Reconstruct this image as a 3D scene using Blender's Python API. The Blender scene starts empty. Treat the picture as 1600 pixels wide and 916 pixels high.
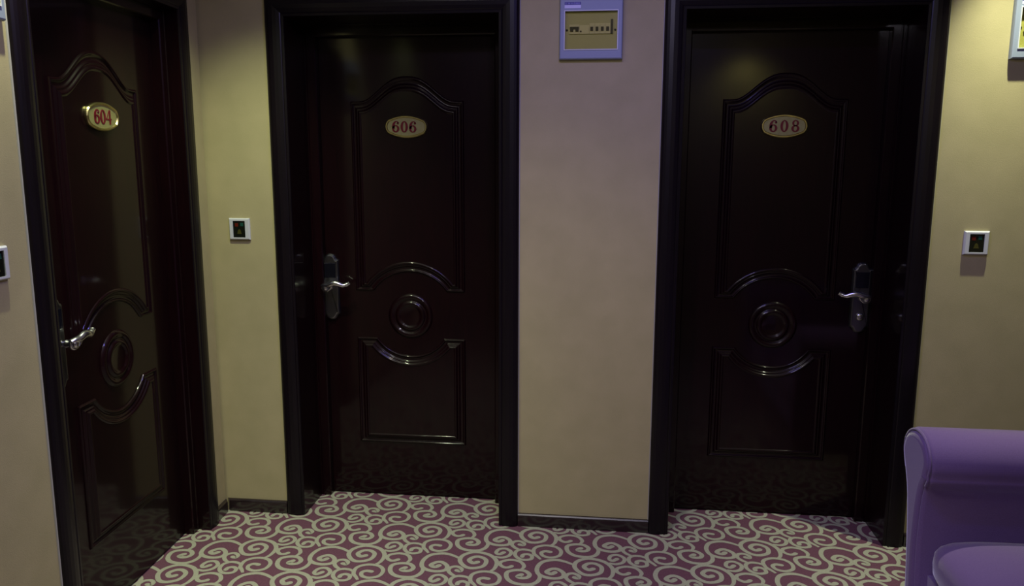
import bpy, math, random
from mathutils import Vector, Matrix
random.seed(7)
SC = bpy.context.scene
COL = SC.collection
PI = math.pi

# ------------------------------------------------------------------ camera
F_PX, PITCH, ROLL, YAW, CAM_Y, CAM_Z = 1238.4, .1667, .0026, -.1123, -3.1209, 1.5287
fw = Vector((math.sin(YAW), math.cos(YAW), 0)); rt = Vector((math.cos(YAW), -math.sin(YAW), 0)); up = Vector((0, 0, 1))
f2 = fw * math.cos(PITCH) - up * math.sin(PITCH); u2 = up * math.cos(PITCH) + fw * math.sin(PITCH)
r3 = rt * math.cos(ROLL) + u2 * math.sin(ROLL); u3 = u2 * math.cos(ROLL) - rt * math.sin(ROLL)
cd = bpy.data.cameras.new('camera'); cam = bpy.data.objects.new('camera', cd); COL.objects.link(cam)
M = Matrix((r3, u3, -f2)).transposed().to_4x4(); M.translation = Vector((0, CAM_Y, CAM_Z)); cam.matrix_world = M
cd.sensor_width = 36; cd.lens = 36 * F_PX / 1600; cd.clip_start = .05
SC.camera = cam

# ------------------------------------------------------------------ world, exposure, lamps
w = bpy.data.worlds.new('world'); SC.world = w; w.use_nodes = True
w.node_tree.nodes['Background'].inputs[0].default_value = (.5, .5, .6, 1)
w.node_tree.nodes['Background'].inputs[1].default_value = .02
vs = SC.view_settings
vs.view_transform = 'Standard'; vs.look = 'None'; vs.gamma = 1; vs.use_curve_mapping = False; vs.exposure = 0.0
try:
    SC.cycles.use_denoising = True; SC.cycles.sample_clamp_indirect = 4; SC.cycles.max_bounces = 8
except Exception:
    pass

def lamp(name, kind, loc, target, energy, color, size=.05, spot=70, blend=.6, shape='DISK', size_y=None):
    l = bpy.data.lights.new(name, kind); l.energy = energy; l.color = color
    if kind == 'SPOT':
        l.spot_size = math.radians(spot); l.spot_blend = blend; l.shadow_soft_size = size
    elif kind == 'AREA':
        l.shape = shape; l.size = size
        if size_y: l.size_y = size_y
    else:
        l.shadow_soft_size = size
    o = bpy.data.objects.new(name, l); COL.objects.link(o); o.location = loc
    d = Vector(target) - Vector(loc); o.rotation_euler = d.to_track_quat('-Z', 'Y').to_euler()
    return o
CEIL = 2.62; YF_ = -4.55
WARM = (.91, .95, .66)
lamp('downlight', 'SPOT', (1.41, -.19, CEIL - .03), (1.41, -.15, 0), 130, WARM, .012, 58, 1)
lamp('downlight', 'SPOT', (-1.37, -1.24, CEIL - .03), (-1.40, -1.23, 0), 72, WARM, .012, 78, 1)
lamp('downlight', 'SPOT', (-1.15, -.74, CEIL - .03), (-1.44, 0, .20), 76, (.88, .98, .60), .03, 76, 1)
lamp('downlight', 'SPOT', (-.40, -1.55, CEIL - .03), (-.40, -.70, 0), 60, (1, .94, .86), .05, 92, 1)
lamp('highlight_panel', 'AREA', (-.40, -1.30, CEIL - .03), (-.34, -1.20, 0), 5.5, (1, .93, .86), 1.1, shape='RECTANGLE', size_y=.10)  # dim unseen area light, added for reflected highlights on the door mouldings
lamp('downlight', 'SPOT', (1.36, YF_ + .20, CEIL - .03), (1.36, YF_ + .08, 0), 34, (1, .97, .5), .03, 140, .9)
lamp('downlight', 'SPOT', (-1.22, -2.45, CEIL - .03), (-1.34, -2.45, 0), 18, (.8, 1, .75), .03, 130, .9)
lamp('ceiling_strip', 'AREA', (.02, -1.15, CEIL - .03), (.02, -1.15, 0), 13, (.22, .17, 1.0), .6, shape='RECTANGLE', size_y=.04)
lamp('room_light', 'SPOT', (.3, -2.5, CEIL - .06), (.3, -.7, .7), 34, (.92, .86, 1.0), .10, 110, 1)

# ------------------------------------------------------------------ mesh builder
class MB:
    def __init__(s):
        s.v = []; s.f = []; s.m = []; s.sm = []
    def add(s, vs_, fs, mat=0, smooth=False):
        b = len(s.v); s.v += [tuple(p) for p in vs_]
        for f in fs:
            s.f.append([b + i for i in f]); s.m.append(mat); s.sm.append(smooth)
    def box(s, x0, y0, z0, x1, y1, z1, mat=0):
        s.add([(x0, y0, z0), (x1, y0, z0), (x1, y1, z0), (x0, y1, z0), (x0, y0, z1), (x1, y0, z1), (x1, y1, z1), (x0, y1, z1)],
              [(0, 3, 2, 1), (4, 5, 6, 7), (0, 1, 5, 4), (1, 2, 6, 5), (2, 3, 7, 6), (3, 0, 4, 7)], mat)
    def grid(s, rows, mat=0, smooth=True, closed=False, flip=False):
        n = len(rows[0]); vs_ = [p for r in rows for p in r]; fs = []
        for i in range(len(rows) - 1):
            for j in range(n if closed else n - 1):
                a, b = i * n + j, i * n + (j + 1) % n; q = (a, b, b + n, a + n)
                fs.append(q[::-1] if flip else q)
        s.add(vs_, fs, mat, smooth)
    def poly(s, pts, mat=0, smooth=False):
        s.add(pts, [tuple(range(len(pts)))], mat, smooth)
    def prism(s, pts, y0, y1, mat=0, bevel=0, smooth_side=False):
        """outline in x,z (any sense) extruded from y0 (front) to y1, optional chamfer on the front"""
        n = len(pts)
        if bevel:
            cx = sum(p[0] for p in pts) / n; cz = sum(p[1] for p in pts) / n
            ins = inset(pts, bevel)
            rows = [[(x, y0, z) for x, z in ins], [(x, y0 + bevel * .3, z) for x, z in inset(pts, bevel * .3)],
                    [(x, y0 + bevel, z) for x, z in pts], [(x, y1, z) for x, z in pts]]
        else:
            rows = [[(x, y0, z) for x, z in pts], [(x, y1, z) for x, z in pts]]
        s.grid(rows, mat, smooth_side, True)
        s.poly(rows[0], mat); s.poly(rows[-1][::-1], mat)
    def tube(s, path, rad, seg=12, mat=0, flat=1.0, caps=True):
        """round tube along a 3-D path; rad scalar or list, flat squashes along the frame's second axis"""
        P = [Vector(p) for p in path]; n = len(P); R = rad if isinstance(rad, (list, tuple)) else [rad] * n
        t = (P[1] - P[0]).normalized(); a = t.orthogonal().normalized(); rows = []
        for i in range(n):
            t2 = (P[min(i + 1, n - 1)] - P[max(i - 1, 0)]).normalized()
            a = (a - t2 * a.dot(t2)).normalized(); b = t2.cross(a)
            rows.append([tuple(P[i] + (a * math.cos(k * 2 * PI / seg) + b * flat * math.sin(k * 2 * PI / seg)) * R[i]) for k in range(seg)])
        s.grid(rows, mat, True, True)
        if caps: s.poly(rows[0][::-1], mat); s.poly(rows[-1], mat)
    def lathe_y(s, cx, cz, prof, seg=48, mat=0):
        """profile [(r, y)] turned about the y axis"""
        rows = [[(cx + r * math.cos(k * 2 * PI / seg), y, cz + r * math.sin(k * 2 * PI / seg)) for k in range(seg)] for r, y in prof]
        s.grid(rows, mat, True, True)
        if prof[-1][0] > 1e-4: s.poly(rows[-1], mat)
    def build(s, name, mats, parent=None):
        me = bpy.data.meshes.new(name); me.from_pydata(s.v, [], s.f)
        for m in (mats if isinstance(mats, (list, tuple)) else [mats]): me.materials.append(m)
        me.polygons.foreach_set('material_index', s.m); me.polygons.foreach_set('use_smooth', s.sm)
        me.validate(); me.update()
        import bmesh
        bm = bmesh.new(); bm.from_mesh(me); bmesh.ops.recalc_face_normals(bm, faces=bm.faces); bm.to_mesh(me); bm.free()
        o = bpy.data.objects.new(name, me); COL.objects.link(o)
        if parent: o.parent = parent
        return o

def inset(pts, d):
    n = len(pts); area = sum(pts[i][0] * pts[(i + 1) % n][1] - pts[(i + 1) % n][0] * pts[i][1] for i in range(n)); sg = 1 if area > 0 else -1
    out = []
    for i in range(n):
        a, b, c = Vector(pts[i - 1]), Vector(pts[i]), Vector(pts[(i + 1) % n])
        e1 = (b - a).normalized(); e2 = (c - b).normalized()
        n1 = Vector((-e1.y, e1.x)) * sg; n2 = Vector((-e2.y, e2.x)) * sg
        m = n1 + n2; k = m.length_squared
        m = m * (2 / k) if k > .3 else n1
        out.append((b.x + m.x * d, b.y + m.y * d))
    return out

def empty(name, loc=(0, 0, 0), rz=0, parent=None):
    o = bpy.data.objects.new(name, None); COL.objects.link(o); o.location = loc; o.rotation_euler = (0, 0, rz); o.empty_display_size = .1
    if parent: o.parent = parent
    return o
def tag(o, label=None, cat=None, group=None, kind=None):
    if label: o['label'] = label
    if cat: o['category'] = cat
    if group: o['group'] = group
    if kind: o['kind'] = kind
    return o
def crom(P, k=8, closed=False):
    n = len(P); out = []
    for i in range(n if closed else n - 1):
        if closed: a, b, c, d = (Vector(P[(i + j) % n]) for j in (-1, 0, 1, 2))
        else: a, b, c, d = Vector(P[max(i - 1, 0)]), Vector(P[i]), Vector(P[i + 1]), Vector(P[min(i + 2, n - 1)])
        for j in range(k):
            t = j / k
            out.append(.5 * ((2 * b) + (c - a) * t + (2 * a - 5 * b + 4 * c - d) * t * t + (3 * b - a - 3 * c + d) * t ** 3))
    if not closed: out.append(Vector(P[-1]))
    return out

# ------------------------------------------------------------------ materials
def mat(name, col, rough=.5, metal=0, coat=0, coat_rough=.05, spec=.5, **kw):
    m = bpy.data.materials.new(name); m.use_nodes = True; b = m.node_tree.nodes['Principled BSDF']
    b.inputs['Base Color'].default_value = (*col, 1); b.inputs['Roughness'].default_value = rough; b.inputs['Metallic'].default_value = metal
    b.inputs['Coat Weight'].default_value = coat; b.inputs['Coat Roughness'].default_value = coat_rough
    b.inputs['Specular IOR Level'].default_value = spec
    for k, v in kw.items(): b.inputs[k].default_value = v
    return m
def noise_mat(name, c1, c2, scale, rough, bump=0, bscale=None, stretch=(1, 1, 1), detail=4, lo=.3, hi=.7, bdist=.002, **kw):
    m = mat(name, c1, rough, **kw); nt = m.node_tree; N = nt.nodes; L = nt.links; b = N['Principled BSDF']
    tc = N.new('ShaderNodeTexCoord'); mp = N.new('ShaderNodeMapping'); mp.inputs['Scale'].default_value = stretch
    L.new(tc.outputs['Object'], mp.inputs[0])
    n = N.new('ShaderNodeTexNoise'); n.inputs['Scale'].default_value = scale; n.inputs['Detail'].default_value = detail
    L.new(mp.outputs[0], n.inputs['Vector'])
    r = N.new('ShaderNodeValToRGB'); r.color_ramp.elements[0].position = lo; r.color_ramp.elements[1].position = hi
    r.color_ramp.elements[0].color = (*c1, 1); r.color_ramp.elements[1].color = (*c2, 1)
    L.new(n.outputs['Fac'], r.inputs[0]); L.new(r.outputs[0], b.inputs['Base Color'])
    if bump:
        n2 = N.new('ShaderNodeTexNoise'); n2.inputs['Scale'].default_value = bscale or scale; n2.inputs['Detail'].default_value = 3
        L.new(mp.outputs[0], n2.inputs['Vector'])
        bp = N.new('ShaderNodeBump'); bp.inputs['Strength'].default_value = bump; bp.inputs['Distance'].default_value = bdist
        L.new(n2.outputs['Fac'], bp.inputs['Height']); L.new(bp.outputs[0], b.inputs['Normal'])
    return m
WALLPAPER = noise_mat('wallpaper', (.43, .375, .205), (.475, .41, .23), 9, .75, bump=.25, bscale=420, bdist=.0015, spec=.25)
LACQUER = noise_mat('mahogany_lacquer', (.0052, .0007, .0016), (.0085, .0010, .0023), 14, .42, stretch=(6, 6, .5), coat=.48, coat_rough=.09, spec=.12)
CASING = noise_mat('dark_wood', (.0042, .0024, .0046), (.0066, .0034, .0064), 14, .40, stretch=(5, 5, .5), coat=.25, coat_rough=.25, spec=.2)
CAULK = mat('caulk', (.42, .40, .38), .6)
CARPET = noise_mat('carpet_burgundy', (.140, .062, .086), (.178, .080, .108), 160, .95, bump=.7, bscale=700, bdist=.002, spec=.05)
CREAM = noise_mat('carpet_cream', (.37, .37, .265), (.45, .45, .33), 180, .95, bump=.7, bscale=700, bdist=.002, spec=.05)
CHROME = mat('satin_chrome', (.68, .68, .72), .26, metal=1)
STEEL = mat('brushed_steel', (.20, .20, .22), .32, metal=1)
BLACKGLOSS = mat('black_plastic', (.006, .006, .010), .15)
BLACKMATT = mat('black_matt_plastic', (.012, .012, .014), .5)
BRASS = mat('polished_brass', (.66, .58, .26), .30, metal=1)
GOLDFACE = noise_mat('satin_gold', (.33, .31, .12), (.38, .36, .145), 60, .42, metal=.35)
REDINK = mat('red_enamel', (.15, .003, .014), .4)
WHITEPL = mat('white_plastic', (.62, .63, .68), .35)
GREYPL = mat('grey_enamel', (.27, .31, .42), .45)
BREAKER_BODY = mat('breaker_body', (.70, .69, .56), .5)
BREAKER = mat('breaker_grey', (.52, .52, .36), .5)
FABRIC = noise_mat('purple_fabric', (.155, .094, .238), (.182, .112, .278), 300, .85, bump=.4, bscale=900, bdist=.0008, spec=.15, **{'Sheen Weight': 1.0, 'Sheen Roughness': .35})
PLASTER = noise_mat('ceiling_paint', (.42, .40, .39), (.46, .44, .43), 5, .8)
SCREEN = mat('tinted_cover', (.010, .012, .008), .12, coat=.6)
RED_ICON = mat('red_icon', (.12, .010, .004), .4)
GREEN_ICON = mat('green_icon', (.01, .07, .05), .4)
OLIVE_ICON = mat('olive_icon', (.07, .065, .012), .4)
STICKB = mat('sticker_blue', (.02, .015, .22), .4)
STICKW = mat('sticker_white', (.68, .66, .92), .4)
# amber see-through cover: a real tinted pane
AMBER = bpy.data.materials.new('amber_pane'); AMBER.use_nodes = True
nt = AMBER.node_tree; nt.nodes.clear(); o_ = nt.nodes.new('ShaderNodeOutputMaterial'); mx = nt.nodes.new('ShaderNodeMixShader')
tr = nt.nodes.new('ShaderNodeBsdfTransparent'); tr.inputs[0].default_value = (.86, .84, .50, 1); gl = nt.nodes.new('ShaderNodeBsdfGlossy'); gl.inputs['Roughness'].default_value = .08
mx.inputs[0].default_value = .05; nt.links.new(tr.outputs[0], mx.inputs[1]); nt.links.new(gl.outputs[0], mx.inputs[2]); nt.links.new(mx.outputs[0], o_.inputs[0])

# ------------------------------------------------------------------ the setting
# back wall: reference plane y=0 is the face of the door casings, the wallpaper lies 15 mm behind
WF = .015; WT = .34
D6, D8 = -.8315, .7234                    # centres of the two doorways in the back wall
OPW, OPH = .425, 2.08                     # half width and height of a doorway
LXW, LANG = -1.6002, .0428                # left wall: its corner and its turn from the perpendicular
DLS = .607                                # centre of the left doorway, measured from the corner
XR, YF = 3.3, -4.55

m = MB(); g = OPW + .018
for x0, x1 in ((LXW - .4, D6 - g), (D6 + g, D8 - g), (D8 + g, XR + .1)): m.box(x0, WF, 0, x1, WF + WT, CEIL)
for c in (D6, D8): m.box(c - g, WF, OPH + .018, c + g, WF + WT, CEIL)
tag(m.build('wall_back', WALLPAPER), kind='structure')
# left wall in its own frame: x along the wall (towards the corner), y into the wall
LR = math.radians(90) + LANG
m = MB()
m.box(-DLS + g, WF, 0, .0, WF + .2, CEIL); m.box(-5.2, WF, 0, -DLS - g, WF + .2, CEIL); m.box(-DLS - g, WF, OPH + .018, -DLS + g, WF + .2, CEIL)
o = m.build('wall_left', WALLPAPER); o.location = (LXW, 0, 0); o.rotation_euler = (0, 0, LR); tag(o, kind='structure')
m = MB(); m.box(XR, YF, 0, XR + .1, WF, CEIL); tag(m.build('wall_right', WALLPAPER), kind='structure')
m = MB(); m.box(LXW - .2, YF - .1, 0, XR + .1, YF, CEIL); tag(m.build('wall_front', WALLPAPER), kind='structure')
m = MB(); m.box(LXW - .4, YF - .1, CEIL, XR + .1, WF + WT, CEIL + .1); tag(m.build('ceiling', PLASTER), kind='structure')

# floor: woven scroll carpet. One repeat of eight scrolls, laid on a skewed lattice (millimetres)
SCROLLS = {
'A': [(53,-82),(71,-52),(72,1),(39,48),(-21,65),(-63,36),(-70,-8),(-43,-51),(-10,-60),(26,-39),(31,4),(6,28),(-20,25),(-35,0),(-18,-21),(0,-12)],
'B': [(-66,3),(-108,30),(-147,39),(-192,20),(-211,-25),(-205,-70),(-178,-93),(-141,-99),(-112,-85),(-111,-55),(-135,-30),(-157,-32),(-174,-55),(-156,-68),(-142,-55)],
'D': [(-209,-55),(-196,-99),(-207,-136),(-237,-154),(-285,-149),(-315,-120),(-321,-76),(-292,-56),(-257,-57),(-236,-81),(-242,-104),(-263,-110),(-278,-101),(-266,-86)],
'E': [(-272,-54),(-262,-23),(-281,10),(-318,19),(-351,2),(-354,-22),(-336,-40),(-319,-38),(-309,-29)],
'F': [(24,-194),(11,-174),(-5,-152),(-8,-113),(10,-89),(41,-79),(78,-88),(99,-118),(94,-157),(62,-175),(32,-165),(23,-141),(37,-127),(58,-130)],
'G': [(-6,-142),(-27,-126),(-57,-124),(-77,-142),(-77,-174),(-58,-199),(-34,-205),(-12,-194),(-13,-170),(-31,-159),(-47,-167),(-49,-181)],
'H': [(-63,-128),(-86,-111),(-100,-87),(-93,-63),(-72,-56),(-52,-71),(-54,-89),(-69,-84)],
'I': [(60,38),(87,32),(113,49),(119,81),(95,105),(69,97),(61,70),(74,57),(91,74)],
}
ribbons = []
for q, (k, P) in enumerate(SCROLLS.items()):
    C = crom([(a / 1000, b / 1000, 0) for a, b in P], 5); n = len(C); row = []
    hw = .0088 if k in 'ABD' else .0078
    for i, p in enumerate(C):
        t = (C[min(i + 1, n - 1)] - C[max(i - 1, 0)]).normalized(); nn = Vector((-t.y, t.x, 0)); s = i / (n - 1)
        ww = hw * (.62 + .38 * min(1, s / .12)) * (1 + .18 * max(0, (s - .8) / .2))
        row.append((p - nn * ww, p + nn * ww))
    e = C[-1]; d = (C[-1] - C[-2]).normalized(); ww = hw * 1.15
    cap = [e + Matrix.Rotation(-PI / 2 + PI * j / 6, 3, 'Z') @ d * ww for j in range(7)]
    ribbons.append((row, cap, .0006 + q * .00008))
m = MB(); m.box(LXW - .4, YF - .1, -.08, XR + .1, WF + WT, 0, 0)
for a in range(-14, 14):
    for b in range(-3, 20):
        ox = -.889 + a * .4425 + b * .2275; oy = -.3046 - b * .2300
        if not (-2.1 < ox < 2.6 and -4.3 < oy < .65): continue
        for row, cap, z in ribbons:
            if max(p.y for _, p in row) + oy > WF + WT: continue
            m.grid([[(p.x + ox, p.y + oy, z) for p in (l, r)] for l, r in row], 1, False)
            m.poly([(p.x + ox, p.y + oy, z) for p in cap], 1)
tag(m.build('floor', [CARPET, CREAM]), kind='structure')

# skirting: dark wood with a rounded glossy top edge
def skirting(name, x0, x1, loc=(0, 0, 0), rz=0, m0=0, m1=0, h=.056):
    """runs along local x; m0/m1 mitre the ends"""
    pr = [(WF, 0), (.002, 0), (.001, h - .012), (.002, h - .006), (.006, h - .001), (.011, h), (WF, h)]
    m = MB(); rows = [[(x + k * (WF - y), y, z) for y, z in pr] for x, k in ((x0, m0), (x1, m1))]
    m.grid([[r[i] for r in rows] for i in range(len(pr))], 0, False)
    m.poly(rows[0]); m.poly(rows[1][::-1])
    o = m.build(name, SKIRT); o.location = loc; o.rotation_euler = (0, 0, rz); return tag(o, kind='structure')
SKIRT = noise_mat('skirting_wood', (.012, .006, .008), (.018, .009, .011), 14, .3, stretch=(.5, 5, 5), coat=.9, coat_rough=.12)
CO = OPW + .08
skirting('baseboard_back', LXW - .012, D6 - CO - .001, m0=1)
skirting('baseboard_back', D6 + CO + .001, D8 - CO - .001)
skirting('baseboard_back', D8 + CO + .001, XR)
skirting('baseboard_left', -DLS + CO + .001, .003, (LXW, 0, 0), LR, m1=-1)
skirting('baseboard_left', -4.5, -DLS - CO - .001, (LXW, 0, 0), LR)

# ------------------------------------------------------------------ doors
def upper_loops():
    """outer and inner outline of the tall panel, cut at its corners into smooth stretches"""
    cz = .845
    def top(sx, zs, dz, w, n=28):
        r = []
        for i in range(n + 1):
            x = -sx + 2 * sx * i / n; a = min(1, abs(x) / w) ** 1.25; r.append((x, zs + dz * (.5 + .5 * math.cos(PI * a))))
        return r
    def arc(r, zb, n=18):
        x = math.sqrt(r * r - (zb - cz) ** 2); a = math.asin(x / r)
        return [(r * math.sin(a - 2 * a * i / n), cz + r * math.cos(a - 2 * a * i / n)) for i in range(n + 1)]
    aO, aI = arc(.197, .957), arc(.243, .990)
    sO, sI = .245, .197
    return [([(-sO, .957), (-sO, 1.772)], [(-sI, .990), (-sI, 1.716)]), (top(sO, 1.772, .103, .205), top(sI, 1.716, .094, .19)),
            ([(sO, 1.772), (sO, .957)], [(sI, 1.716), (sI, .990)]), ([(sO, .957), aO[0]], [(sI, .990), aI[0]]), (aO, aI), ([aO[-1], (-sO, .957)], [aI[-1], (-sI, .990)])]
def lower_loops():
    cz = .845
    def arc(r, zb, n=18):
        x = math.sqrt(r * r - (zb - cz) ** 2); a = math.asin(x / r)
        return [(-r * math.sin(a - 2 * a * i / n), cz - r * math.cos(a - 2 * a * i / n)) for i in range(n + 1)]
    aO, aI = arc(.180, .745), arc(.228, .703)
    sO, sI = .245, .195
    return [([(-sO, .255), (-sO, .745)], [(-sI, .298), (-sI, .703)]), ([(-sO, .745), aO[0]], [(-sI, .703), aI[0]]), (aO, aI),
            ([aO[-1], (sO, .745)], [aI[-1], (sI, .703)]), ([(sO, .745), (sO, .255)], [(sI, .703), (sI, .298)]), ([(sO, .255), (-sO, .255)], [(sI, .298), (-sI, .298)])]
MOULD = [(0, 0), (.03, .003), (.08, .0065), (.13, .0075), (.18, .006), (.22, .003), (.27, .0008), (.36, .0003), (.46, .0008), (.51, .003), (.56, .0065), (.61, .0078), (.65, .0068), (.67, .0065), (.72, .010), (.79, .0135), (.86, .0148), (.93, .0140), (1, .0105)]
def add_panel(m, loops, y):
    for O, I in loops:
        m.grid([[(a[0] + (b[0] - a[0]) * t, y - h, a[1] + (b[1] - a[1]) * t) for a, b in zip(O, I)] for t, h in MOULD], 0, True)
def fill_between(m, bot, topc, y, n=40):
    """raised field between two curves given as x -> z"""
    xs = [-.197 + .394 * i / n for i in range(n + 1)]
    m.grid([[(x, y, bot(x)) for x in xs], [(x, y, topc(x)) for x in xs]], 0, False)
def leaf_mesh(d):
    m = MB(); hw = OPW - .046; y = d
    m.box(-hw, y, .008, hw, y + .04, 2.048)
    add_panel(m, upper_loops(), y); add_panel(m, lower_loops(), y)
    ar = lambda x, r: .845 + math.sqrt(max(0, r * r - x * x))
    fill_between(m, lambda x: max(.990, ar(x, .243)) if abs(x) < .195 else .990, lambda x: 1.716 + .094 * (.5 + .5 * math.cos(PI * min(1, abs(x) / .19) ** 1.25)), y - .0105)
    fill_between(m, lambda x: .298, lambda x: min(.703, .845 - math.sqrt(max(0, .228 ** 2 - x * x))) if abs(x) < .18 else .703, y - .0105)
    m.lathe_y(0, .845, [(.100, y), (.097, y - .004), (.091, y - .0085), (.085, y - .0095), (.079, y - .007), (.074, y - .003), (.069, y - .0015), (.066, y - .004), (.062, y - .0085), (.056, y - .0105), (.050, y - .0085), (.046, y - .005), (.041, y - .0035), (.001, y - .0035)])
    return m
def u_frame(m, prof, hw, h):
    """profile [(offset outward, y)] run up one side, over the head and down the other"""
    for k in range(len(prof) - 1):
        (a, ya), (b, yb) = prof[k], prof[k + 1]
        def path(o, y): return [(-hw - o, y, 0), (-hw - o, y, h + o), (hw + o, y, h + o), (hw + o, y, 0)]
        A, B = path(a, ya), path(b, yb)
        for i in range(3): m.add([A[i], A[i + 1], B[i + 1], B[i]], [(0, 1, 2, 3)], 0, False)

DIG = {  # strokes: centre, radii, weight (thick at the sides, thin at top and foot)
 '0': [(0, 0, .0105, .0215, 1)], }
def ring(m, cx, cz, rx, rz, wx, wz, y0, y1, a0=0, a1=2 * PI, n=30):
    full = abs(a1 - a0) > 6.2
    A = [a0 + (a1 - a0) * i / n for i in range(n + 1)]
    o = [(cx + rx * math.cos(a), cz + rz * math.sin(a)) for a in A]; i_ = [(cx + (rx - wx) * math.cos(a), cz + (rz - wz) * math.sin(a)) for a in A]
    m.grid([[(x, y1, z) for x, z in o], [(x, y0, z) for x, z in o], [(x, y0, z) for x, z in i_], [(x, y1, z) for x, z in i_]], 0, False)
def numeral(m, ch, cx, cz, y0, y1, H=.047):
    h = H / 2
    if ch == '0': ring(m, cx, cz, .0158, h, .0102, .0042, y0, y1)
    elif ch == '8':
        ring(m, cx, cz + h * .48, .0132, h * .52, .0080, .0040, y0, y1); ring(m, cx, cz - h * .42, .0158, h * .58, .0098, .0042, y0, y1)
    elif ch == '6':
        ring(m, cx, cz - h * .36, .0158, h * .64, .0095, .0042, y0, y1)
        ring(m, cx + .003, cz, .0188, h, .0112, .0040, y0, y1, PI * .50, PI * 1.12, 16)
        ring(m, cx + .003, cz + h * .48, .0115, h * .52, .0045, .0035, y0, y1, PI * .12, PI * .5, 8)
        m.lathe_y(cx + .0095, cz + h * .62, [(.0045, y1), (.0045, y0), (.0005, y0)], 14)
    elif ch == '4':
        m.prism([(cx + .002, cz - h), (cx + .010, cz - h), (cx + .010, cz + h), (cx + .005, cz + h), (cx + .002, cz + h * .7)], y0, y1)
        m.prism([(cx - .016, cz - h * .38), (cx + .016, cz - h * .38), (cx + .016, cz - h * .18), (cx - .016, cz - h * .18)], y0 + .0001, y1)
        m.prism([(cx - .016, cz - h * .3), (cx - .012, cz - h * .3), (cx + .005, cz + h), (cx + .002, cz + h)], y0 + .0002, y1)
def plate_outline(W, H, n=16):
    """barrel shape: shallow arcs top and foot, clipped shoulders, short bowed ends"""
    p = []; xs = W * .43
    for i in range(n + 1):
        x = xs - 2 * xs * i / n; p.append((x, H * .30 + H * .20 * (1 - (x / xs) ** 2)))
    for i in range(1, 8):
        t = i / 8; z = H * .30 - 2 * H * .30 * t; p.append((-xs - (W / 2 - xs) * math.sin(PI * t) ** .75, z))
    for i in range(n + 1):
        x = -xs + 2 * xs * i / n; p.append((x, -H * .30 - H * .20 * (1 - (x / xs) ** 2)))
    for i in range(1, 8):
        t = i / 8; z = -H * .30 + 2 * H * .30 * t; p.append((xs + (W / 2 - xs) * math.sin(PI * t) ** .75, z))
    return p
def number_plate(root, y, txt, dx=0, tilt=0, gap=.036, off=0):
    P = plate_outline(.182, .094); I = inset(P, .010)
    m = MB(); rows = [[(x, 0, z) for x, z in P], [(x, -.007, z) for x, z in P], [(x, -.011, z) for x, z in inset(P, .003)], [(x, -.011, z) for x, z in inset(P, .007)], [(x, -.007, z) for x, z in I]]
    m.grid(rows, 0, False, True)
    m.poly([(x, 0, z) for x, z in P])
    r = m.build('number_plate', BRASS, root); r.location = (dx, y - .004, 1.665); r.rotation_euler = (0, tilt, 0); tag(r, 'barrel-shaped gilt plate with red numerals ' + txt if txt != '604' else 'barrel-shaped gilt plate with red numerals')
    m = MB(); m.poly([(x, -.0068, z) for x, z in inset(P, .0095)][::-1]); m.build('plate_face', GOLDFACE, r)
    for i, ch in enumerate(txt):
        m = MB(); numeral(m, ch, (i - 1) * gap + off, 0, -.0085, -.0068); m.build('numeral', REDINK, r)
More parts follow.
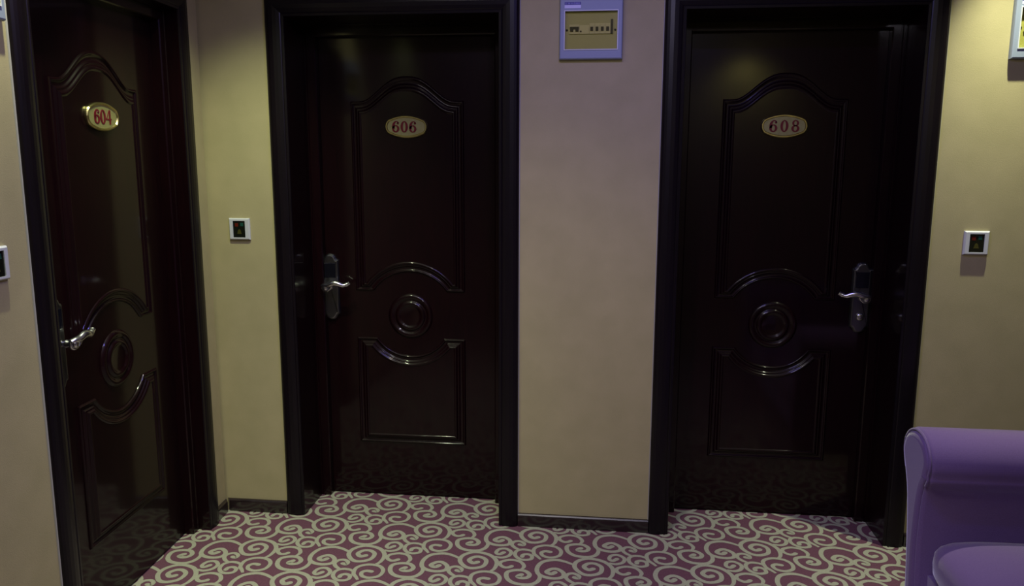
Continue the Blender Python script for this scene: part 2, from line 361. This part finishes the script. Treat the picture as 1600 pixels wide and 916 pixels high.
def lock(root, y, x, mirror=1, keyed=False):
    """long ogee-ended backplate, dark card reader window, waved lever"""
    W, zt, zb = .039, 1.088, .852
    pts = [(-W, zb), (-W, zt)]
    def endcap(z, sgn):
        e = [(-W, 0), (-W * .95, .0035), (-W * .80, .0045), (-W * .70, .009), (-W * .60, .017), (-W * .45, .024), (-W * .25, .0285), (0, .030)]
        e = e + [(-a, b) for a, b in e[-2::-1]]
        return [(a * (1 if sgn > 0 else -1), z + sgn * b) for a, b in e]
    pts = endcap(zt, 1) + endcap(zb, -1)
    cz = .973; m = MB(); rows = [[(px, y, pz) for px, pz in pts], [(px, y - .010, pz) for px, pz in pts], [(px, y - .016, pz) for px, pz in inset(pts, .005)]]
    m.grid(rows, 0, False, True)
    m.grid([rows[2], [(px, y - .0175, pz) for px, pz in inset(pts, .010)]], 0, False, True)
    m.poly([(px, y - .0175, pz) for px, pz in inset(pts, .010)])
    r = m.build('lock_plate', STEEL, root); r.location = (x, 0, 0)
    m = MB(); m.prism([(-.026, 1.012), (.026, 1.012), (.026, 1.078), (-.026, 1.078)], y - .0195, y - .017, 0, .0015); m.build('card_reader', BLACKGLOSS, r)
    m = MB(); s = mirror; hz = .975
    m.lathe_y(-.004 * s, hz, [(.019, y - .017), (.019, y - .021), (.016, y - .025), (.0105, y - .028), (.0095, y - .040), (.0125, y - .044), (.0125, y - .049), (.0100, y - .053), (.0100, y - .066), (.0125, y - .069), (.0125, y - .078), (.007, y - .082), (.001, y - .082)], 24)
    P = crom([(-.018 * s, y - .068, hz + .010), (-.006 * s, y - .074, hz + .012), (.012 * s, y - .078, hz + .013), (.035 * s, y - .080, hz + .021), (.055 * s, y - .078, hz + .019), (.075 * s, y - .072, hz + .012), (.092 * s, y - .066, hz + .016), (.103 * s, y - .063, hz + .022)], 5)
    n = len(P)
    def wid(t): return .006 + .006 * math.sin(PI * min(1, t * 1.1)) + (.003 if t > .8 else 0)
    rows = []
    for i, p in enumerate(P):
        t = (P[min(i + 1, n - 1)] - P[max(i - 1, 0)]).normalized(); bb = t.cross(Vector((0, 1, 0))).normalized(); cc = t.cross(bb).normalized(); ww = wid(i / (n - 1))
        rows.append([tuple(p + bb * ww * math.cos(k * PI / 6) + cc * .0105 * math.sin(k * PI / 6)) for k in range(12)])
    m.grid(rows, 0, True, True); m.poly(rows[0][::-1]); m.poly(rows[-1])
    # lower swell of the lever below the spindle
    Q = crom([(-.018 * s, y - .068, hz + .008), (-.019 * s, y - .068, hz - .004), (-.010 * s, y - .069, hz - .014), (.004 * s, y - .071, hz - .014), (.018 * s, y - .074, hz - .004), (.028 * s, y - .077, hz + .012)], 5)
    m.tube(Q, .0042, 10)
    m.build('lever_handle', CHROME, r)
    if keyed:
        m = MB(); m.lathe_y(0, .892, [(.017, y - .0165), (.017, y - .020), (.014, y - .024), (.012, y - .026), (.001, y - .026)], 24)
        m.build('lock_cylinder', CHROME, r)

def make_door(n, loc, rz, d, txt, lock_x, mirror, keyed=False, plate_dx=0, tilt=0, gap=.036, off=0, depth_back=.3):
    root = empty('door_%d' % n, loc, rz); tag(root, kind='structure')
    m = MB()
    prof = [(0, .004), (.0012, 0), (.010, -.0015), (.013, .0005), (.017, -.002), (.030, -.0055), (.045, -.0075), (.060, -.0065), (.070, -.003), (.077, .002), (.080, .007), (.080, WF - .0005)]
    u_frame(m, prof, OPW, OPH); m.build('door_casing', CASING, root)
    m = MB(); u_frame(m, [(.0805, WF - .0005), (.0805, .010), (.083, .0115), (.0840, WF - .0003)], OPW, OPH); m.build('sealant_bead', CAULK, root)
    m = MB(); st = d - .037
    u_frame(m, [(0.0, .004), (0.0, st), (-.004, st), (-.006, st + .004), (-.010, st + .004), (-.012, st), (-.041, st), (-.045, st + .004), (-.045, d + .05), (.017, d + .05), (.017, .004), (0, .004)], OPW, OPH)
    m.build('door_jamb', LACQUER, root)
    leaf_mesh(d).build('door_leaf', LACQUER, root)
    number_plate(root, d - .007, txt, plate_dx, tilt, gap, off)
    lock(root, d, lock_x, mirror, keyed)
    return root
make_door(1, (LXW - math.sin(-LANG) * 0 + math.sin(LANG) * DLS, -math.cos(LANG) * DLS, 0), LR, .09, '604', -.332, 1, gap=.034)
make_door(2, (D6, 0, 0), 0, .252, '606', -.357, 1, tilt=math.radians(1), gap=.037, off=-.008)
make_door(3, (D8, 0, 0), 0, .252, '608', .345, -1, True, plate_dx=-.002, tilt=math.radians(0), gap=.043)

# ------------------------------------------------------------------ wall fittings
def bell_panel(loc, rz, label):
    t = empty('doorbell_panel', loc, rz)
    tag(t, label, 'doorbell panel', 'white square doorbell panels beside the doors')
    h = .0445; w0 = .0262; zt, zb = .0335, -.0345
    m = MB()
    rows = []
    for k, y in ((0, 0), (0, -.006), (.0045, -.012)):
        rows.append([(-h + k, y, -h + k), (h - k, y, -h + k), (h - k, y, h - k), (-h + k, y, h - k)])
    m.grid(rows, 0, False, True)
    W = [(-w0, zb), (w0, zb), (w0, zt), (-w0, zt)]
    m.grid([rows[2], [(x, -.012, z) for x, z in W]], 0, False, True)
    m.grid([[(x, -.012, z) for x, z in W], [(x, -.008, z) for x, z in W]], 0, False, True)
    m.poly(rows[0])
    m.build('plate_frame', WHITEPL, t)
    m = MB(); m.box(-w0, -.0095, zb, w0, -.008, zt, 0)
    m.build('display_window', SCREEN, t)
    w_ = t.children[-1]
    m = MB(); m.prism([(-.018, .010), (-.004, .010), (-.004, .024), (-.018, .024)], -.0099, -.0094); m.build('red_lamp', RED_ICON, w_)
    m = MB(); m.prism([(.005, .012), (.018, .012), (.018, .026), (.005, .026)], -.0099, -.0094); m.build('green_lamp', GREEN_ICON, w_)
    m = MB()
    bell = [(-.010, -.020), (.010, -.020), (.008, -.016), (.006, -.006), (.002, -.001), (-.002, -.001), (-.006, -.006), (-.008, -.016)]
    m.prism(bell, -.0099, -.0094); m.build('bell_button', OLIVE_ICON, w_)
    return t
def on_left(s, z): return (LXW + math.sin(LANG) * s - math.cos(LANG) * WF, -math.cos(LANG) * s - math.sin(LANG) * WF, z)
bell_panel((-1.4875, WF, 1.243), 0, 'white doorbell panel on the narrow yellow wall left of door 606')
bell_panel((1.393, WF, 1.226), 0, 'white doorbell panel right of door 608 above the purple sofa')
bell_panel(on_left(1.2495, 1.258), LR, 'white doorbell panel cut by the frame edge, left of the leftmost door')

def breaker_box(loc, rz, label):
    t = empty('breaker_box', loc, rz); tag(t, label, 'breaker box', 'grey breaker boxes high on the walls')
    W, H = .119, .120; wx0, wx1, wz0, wz1 = -.098, .098, -.083, .055
    m = MB(); rows = []
    for k, y in ((0, 0), (0, -.012), (.002, -.020), (.005, -.022)):
        rows.append([(-W + k, y, -H + k), (W - k, y, -H + k), (W - k, y, H - k), (-W + k, y, H - k)])
    m.grid(rows, 0, False, True); win = [(wx0, wz0), (wx1, wz0), (wx1, wz1), (wx0, wz1)]
    m.grid([rows[3], [(x, -.022, z) for x, z in win]], 0, False, True)
    m.grid([[(x, -.022, z) for x, z in win], [(x, -.003, z) for x, z in win]], 0, False, True); m.poly([(x, -.003, z) for x, z in win])
    m.poly(rows[0])
    m.build('housing', GREYPL, t)
    m = MB(); e = .0035
    rr = [[(x, y, z) for x, z in pts] for pts, y in ((inset(win, -e), -.0218), (inset(win, -e), -.0245), (win, -.0245), (win, -.020))]
    m.grid(rr, 0, False, True); m.build('window_bezel', WHITEPL, t)
    # switchgear behind the cover
    m = MB(); m.box(wx0, -.009, wz0, wx1, -.0035, wz1, 0); m.build('face_plate', BREAKER, t)
    m = MB(); m.box(-.082, -.014, -.026, -.044, -.009, .008); b = m.build('main_breaker', BREAKER_BODY, t)
    m = MB(); m.box(-.079, -.0175, -.018, -.067, -.014, -.009); m.box(-.059, -.0175, -.018, -.047, -.014, -.009); m.box(-.080, -.0175, -.009, -.046, -.014, -.0005); m.build('toggle', BLACKMATT, b)
    for i in range(4):
        x = -.006 + i * .0198
        m = MB(); m.box(x, -.014, -.026, x + .0188, -.009, .012); b = m.build('breaker', BREAKER_BODY, t)
        m = MB(); m.box(x + .003, -.0175, -.016, x + .0135, -.014, -.001); m.build('toggle', BLACKMATT, b)
    m = MB(); m.box(-.0435, -.0135, -.026, -.0075, -.009, .006); b = m.build('breaker', BREAKER_BODY, t)
    m = MB(); m.lathe_y(-.0385, -.017, [(.003, -.0135), (.003, -.0155), (.0005, -.0155)], 12); m.build('test_button', BLACKMATT, b)
    m = MB(); m.box(.0735, -.0150, -.026, .0815, -.009, .026); m.build('blanking_strip', BLACKMATT, t)
    for x in (-.091, .090):
        m = MB(); m.lathe_y(x, -.012, [(.004, -.009), (.004, -.0105), (.0005, -.0105)], 12); m.build('cover_screw', BLACKMATT, t)
    m = MB(); m.add([(x, -.0205, z) for x, z in win], [(0, 1, 2, 3)]); m.build('tinted_cover', AMBER, t)
    m = MB(); x0, x1 = -.100, -.039
    m.box(x0, -.0224, .077, x1, -.0220, .088, 0); s1 = m.build('sticker', STICKB, t)
    m = MB(); m.box(x0, -.0224, .066, x1, -.0220, .077, 0); m.build('sticker_band', STICKW, s1)
    # faint lettering on the sticker (too small in the photograph to read): worn strokes
    m = MB()
    for x, wd, z0, z1 in ((.004, .003, .079, .086), (.013, .008, .081, .085), (.024, .003, .081, .085), (.029, .004, .081, .085), (.036, .004, .080, .0865), (.0415, .004, .080, .086), (.0468, .003, .080, .086), (.051, .005, .080, .086)):
        m.prism([(x0 + x, z0), (x0 + x + wd, z0), (x0 + x + wd * .8, z1), (x0 + x, z1)], -.02255, -.0223)
    m.build('lettering', mat('sticker_print', (.22, .20, .55), .5), s1)
    return t
breaker_box((-.055, WF, 2.024), 0, 'grey breaker box with amber window, between doors 606 and 608')
breaker_box((1.560, WF, 2.010), 0, 'grey breaker box at the top right, beyond door 608')
breaker_box(on_left(1.137 + .119, 2.000), LR, 'grey breaker box at the top left edge, left of the leftmost door')

# ------------------------------------------------------------------ sofa
def make_sofa():
    XF, YC = 1.03, -.60; LEN = 1.62; DEP = .86
    t = empty('sofa', (XF + DEP / 2, YC - LEN / 2 + .1, 0))
    tag(t, 'purple upholstered sofa with rolled armrests, right of door 608', 'sofa')
    base = Vector(t.location)
    def loc(m): m.v = [(x - base.x, y - base.y, z - base.z) for x, y, z in m.v]; return m
    def arm(yc, s):
        """s=+1: outside of the arm towards +y"""
        zc, r = .588, .092
        pts = [(.0, .04), (.008, .12), (.024, .25), (.044, .38), (.066, .47), (.102, .54)]
        for k in range(0, 15):
            a = math.radians(-8 + k * (208 / 14)); pts.append((r * 1.22 * math.cos(a) + .004, zc + r * math.sin(a)))
        pts += [(-.100, .540), (-.090, .520), (-.080, .500), (-.068, .44), (-.062, .30), (-.078, .15), (-.098, .04)]
        C = [(p.x, p.y) for p in crom([(a, b, 0) for a, b in pts], 3)]
        m = MB(); rows = []
        for dx, k in ((0.0, .012), (.004, .005), (.012, 0), (.20, 0), (.5, 0), (DEP - .02, 0), (DEP, .012)):
            P = inset(C, k) if k else C
            rows.append([(XF + dx, yc + s * a, b) for a, b in P])
        m.grid(rows, 0, True, True); m.poly(rows[0]); m.poly(rows[-1][::-1])
        A = loc(m).build('armrest', FABRIC, t)
        m = MB(); P1 = inset(C, .014); P2 = inset(C, .022); P3 = inset(C, .034)
        rr = [[(XF + x, yc + s * a, b) for a, b in P] for P, x in ((P1, .001), (P1, -.004), (P2, -.009), (P3, -.011))]
        m.grid(rr, 0, True, True); m.poly(rr[-1]); loc(m).build('front_panel', FABRIC, A)
        m = MB(); Pp = inset(C, .008); path = [(XF - .001, yc + s * a, b) for a, b in Pp if b > .515]
        m.tube(path, .0042, 8); loc(m).build('piping', FABRIC, A)
    arm(-.555, 1); arm(-.555 - LEN + .12, -1)
    y1 = -.555 - .055; y0 = -.555 - LEN + .12 + .055
    m = MB(); m.box(XF + .035, y0, .06, XF + DEP - .1, y1, .215); loc(m).build('base_frame', FABRIC, t)
    def pad(name, x0, x1, ya, yb, z0, z1, crown, e=.28, tilt=0):
        m = MB(); n = 18; rows = []
        cx, cy, cz = (x0 + x1) / 2, (ya + yb) / 2, (z0 + z1) / 2; a, b, c = (x1 - x0) / 2, (yb - ya) / 2, (z1 - z0) / 2
        sp = lambda v, p: math.copysign(abs(v) ** p, v)
        for i in range(1, n):
            th = -PI / 2 + PI * i / n; row = []
            for j in range(4 * n):
                ph = 2 * PI * j / (4 * n)
                ux, uy, uz = sp(math.cos(th), .45) * sp(math.cos(ph), e), sp(math.cos(th), .45) * sp(math.sin(ph), e), sp(math.sin(th), .6)
                z = cz + c * uz + (crown * (1 - ux * ux) * (1 - uy * uy) if uz > 0 else 0)
                row.append((cx + a * ux + tilt * (z - z0), cy + b * uy, z))
            rows.append(row)
        m.grid(rows, 0, True, True); m.poly(rows[0][::-1], 0, True); m.poly(rows[-1], 0, True)
        return loc(m).build(name, FABRIC, t)
    mid = (y0 + y1) / 2
    pad('seat_cushion', XF + .012, XF + DEP - .17, mid + .002, y1 - .001, .20, .365, .034)
    pad('seat_cushion', XF + .012, XF + DEP - .17, y0 + .001, mid - .002, .20, .365, .034)
    pad('backrest', XF + DEP - .20, XF + DEP + .02, y0 + .001, y1 - .001, .20, .80, 0, .2, .06)
    for x in (XF + .07, XF + DEP - .16):
        for y in (y0 + .06, y1 - .06):
            m = MB(); m.tube([(x, y, 0), (x, y, .062)], [.018, .026], 14); loc(m).build('foot', CASING, t)
make_sofa()
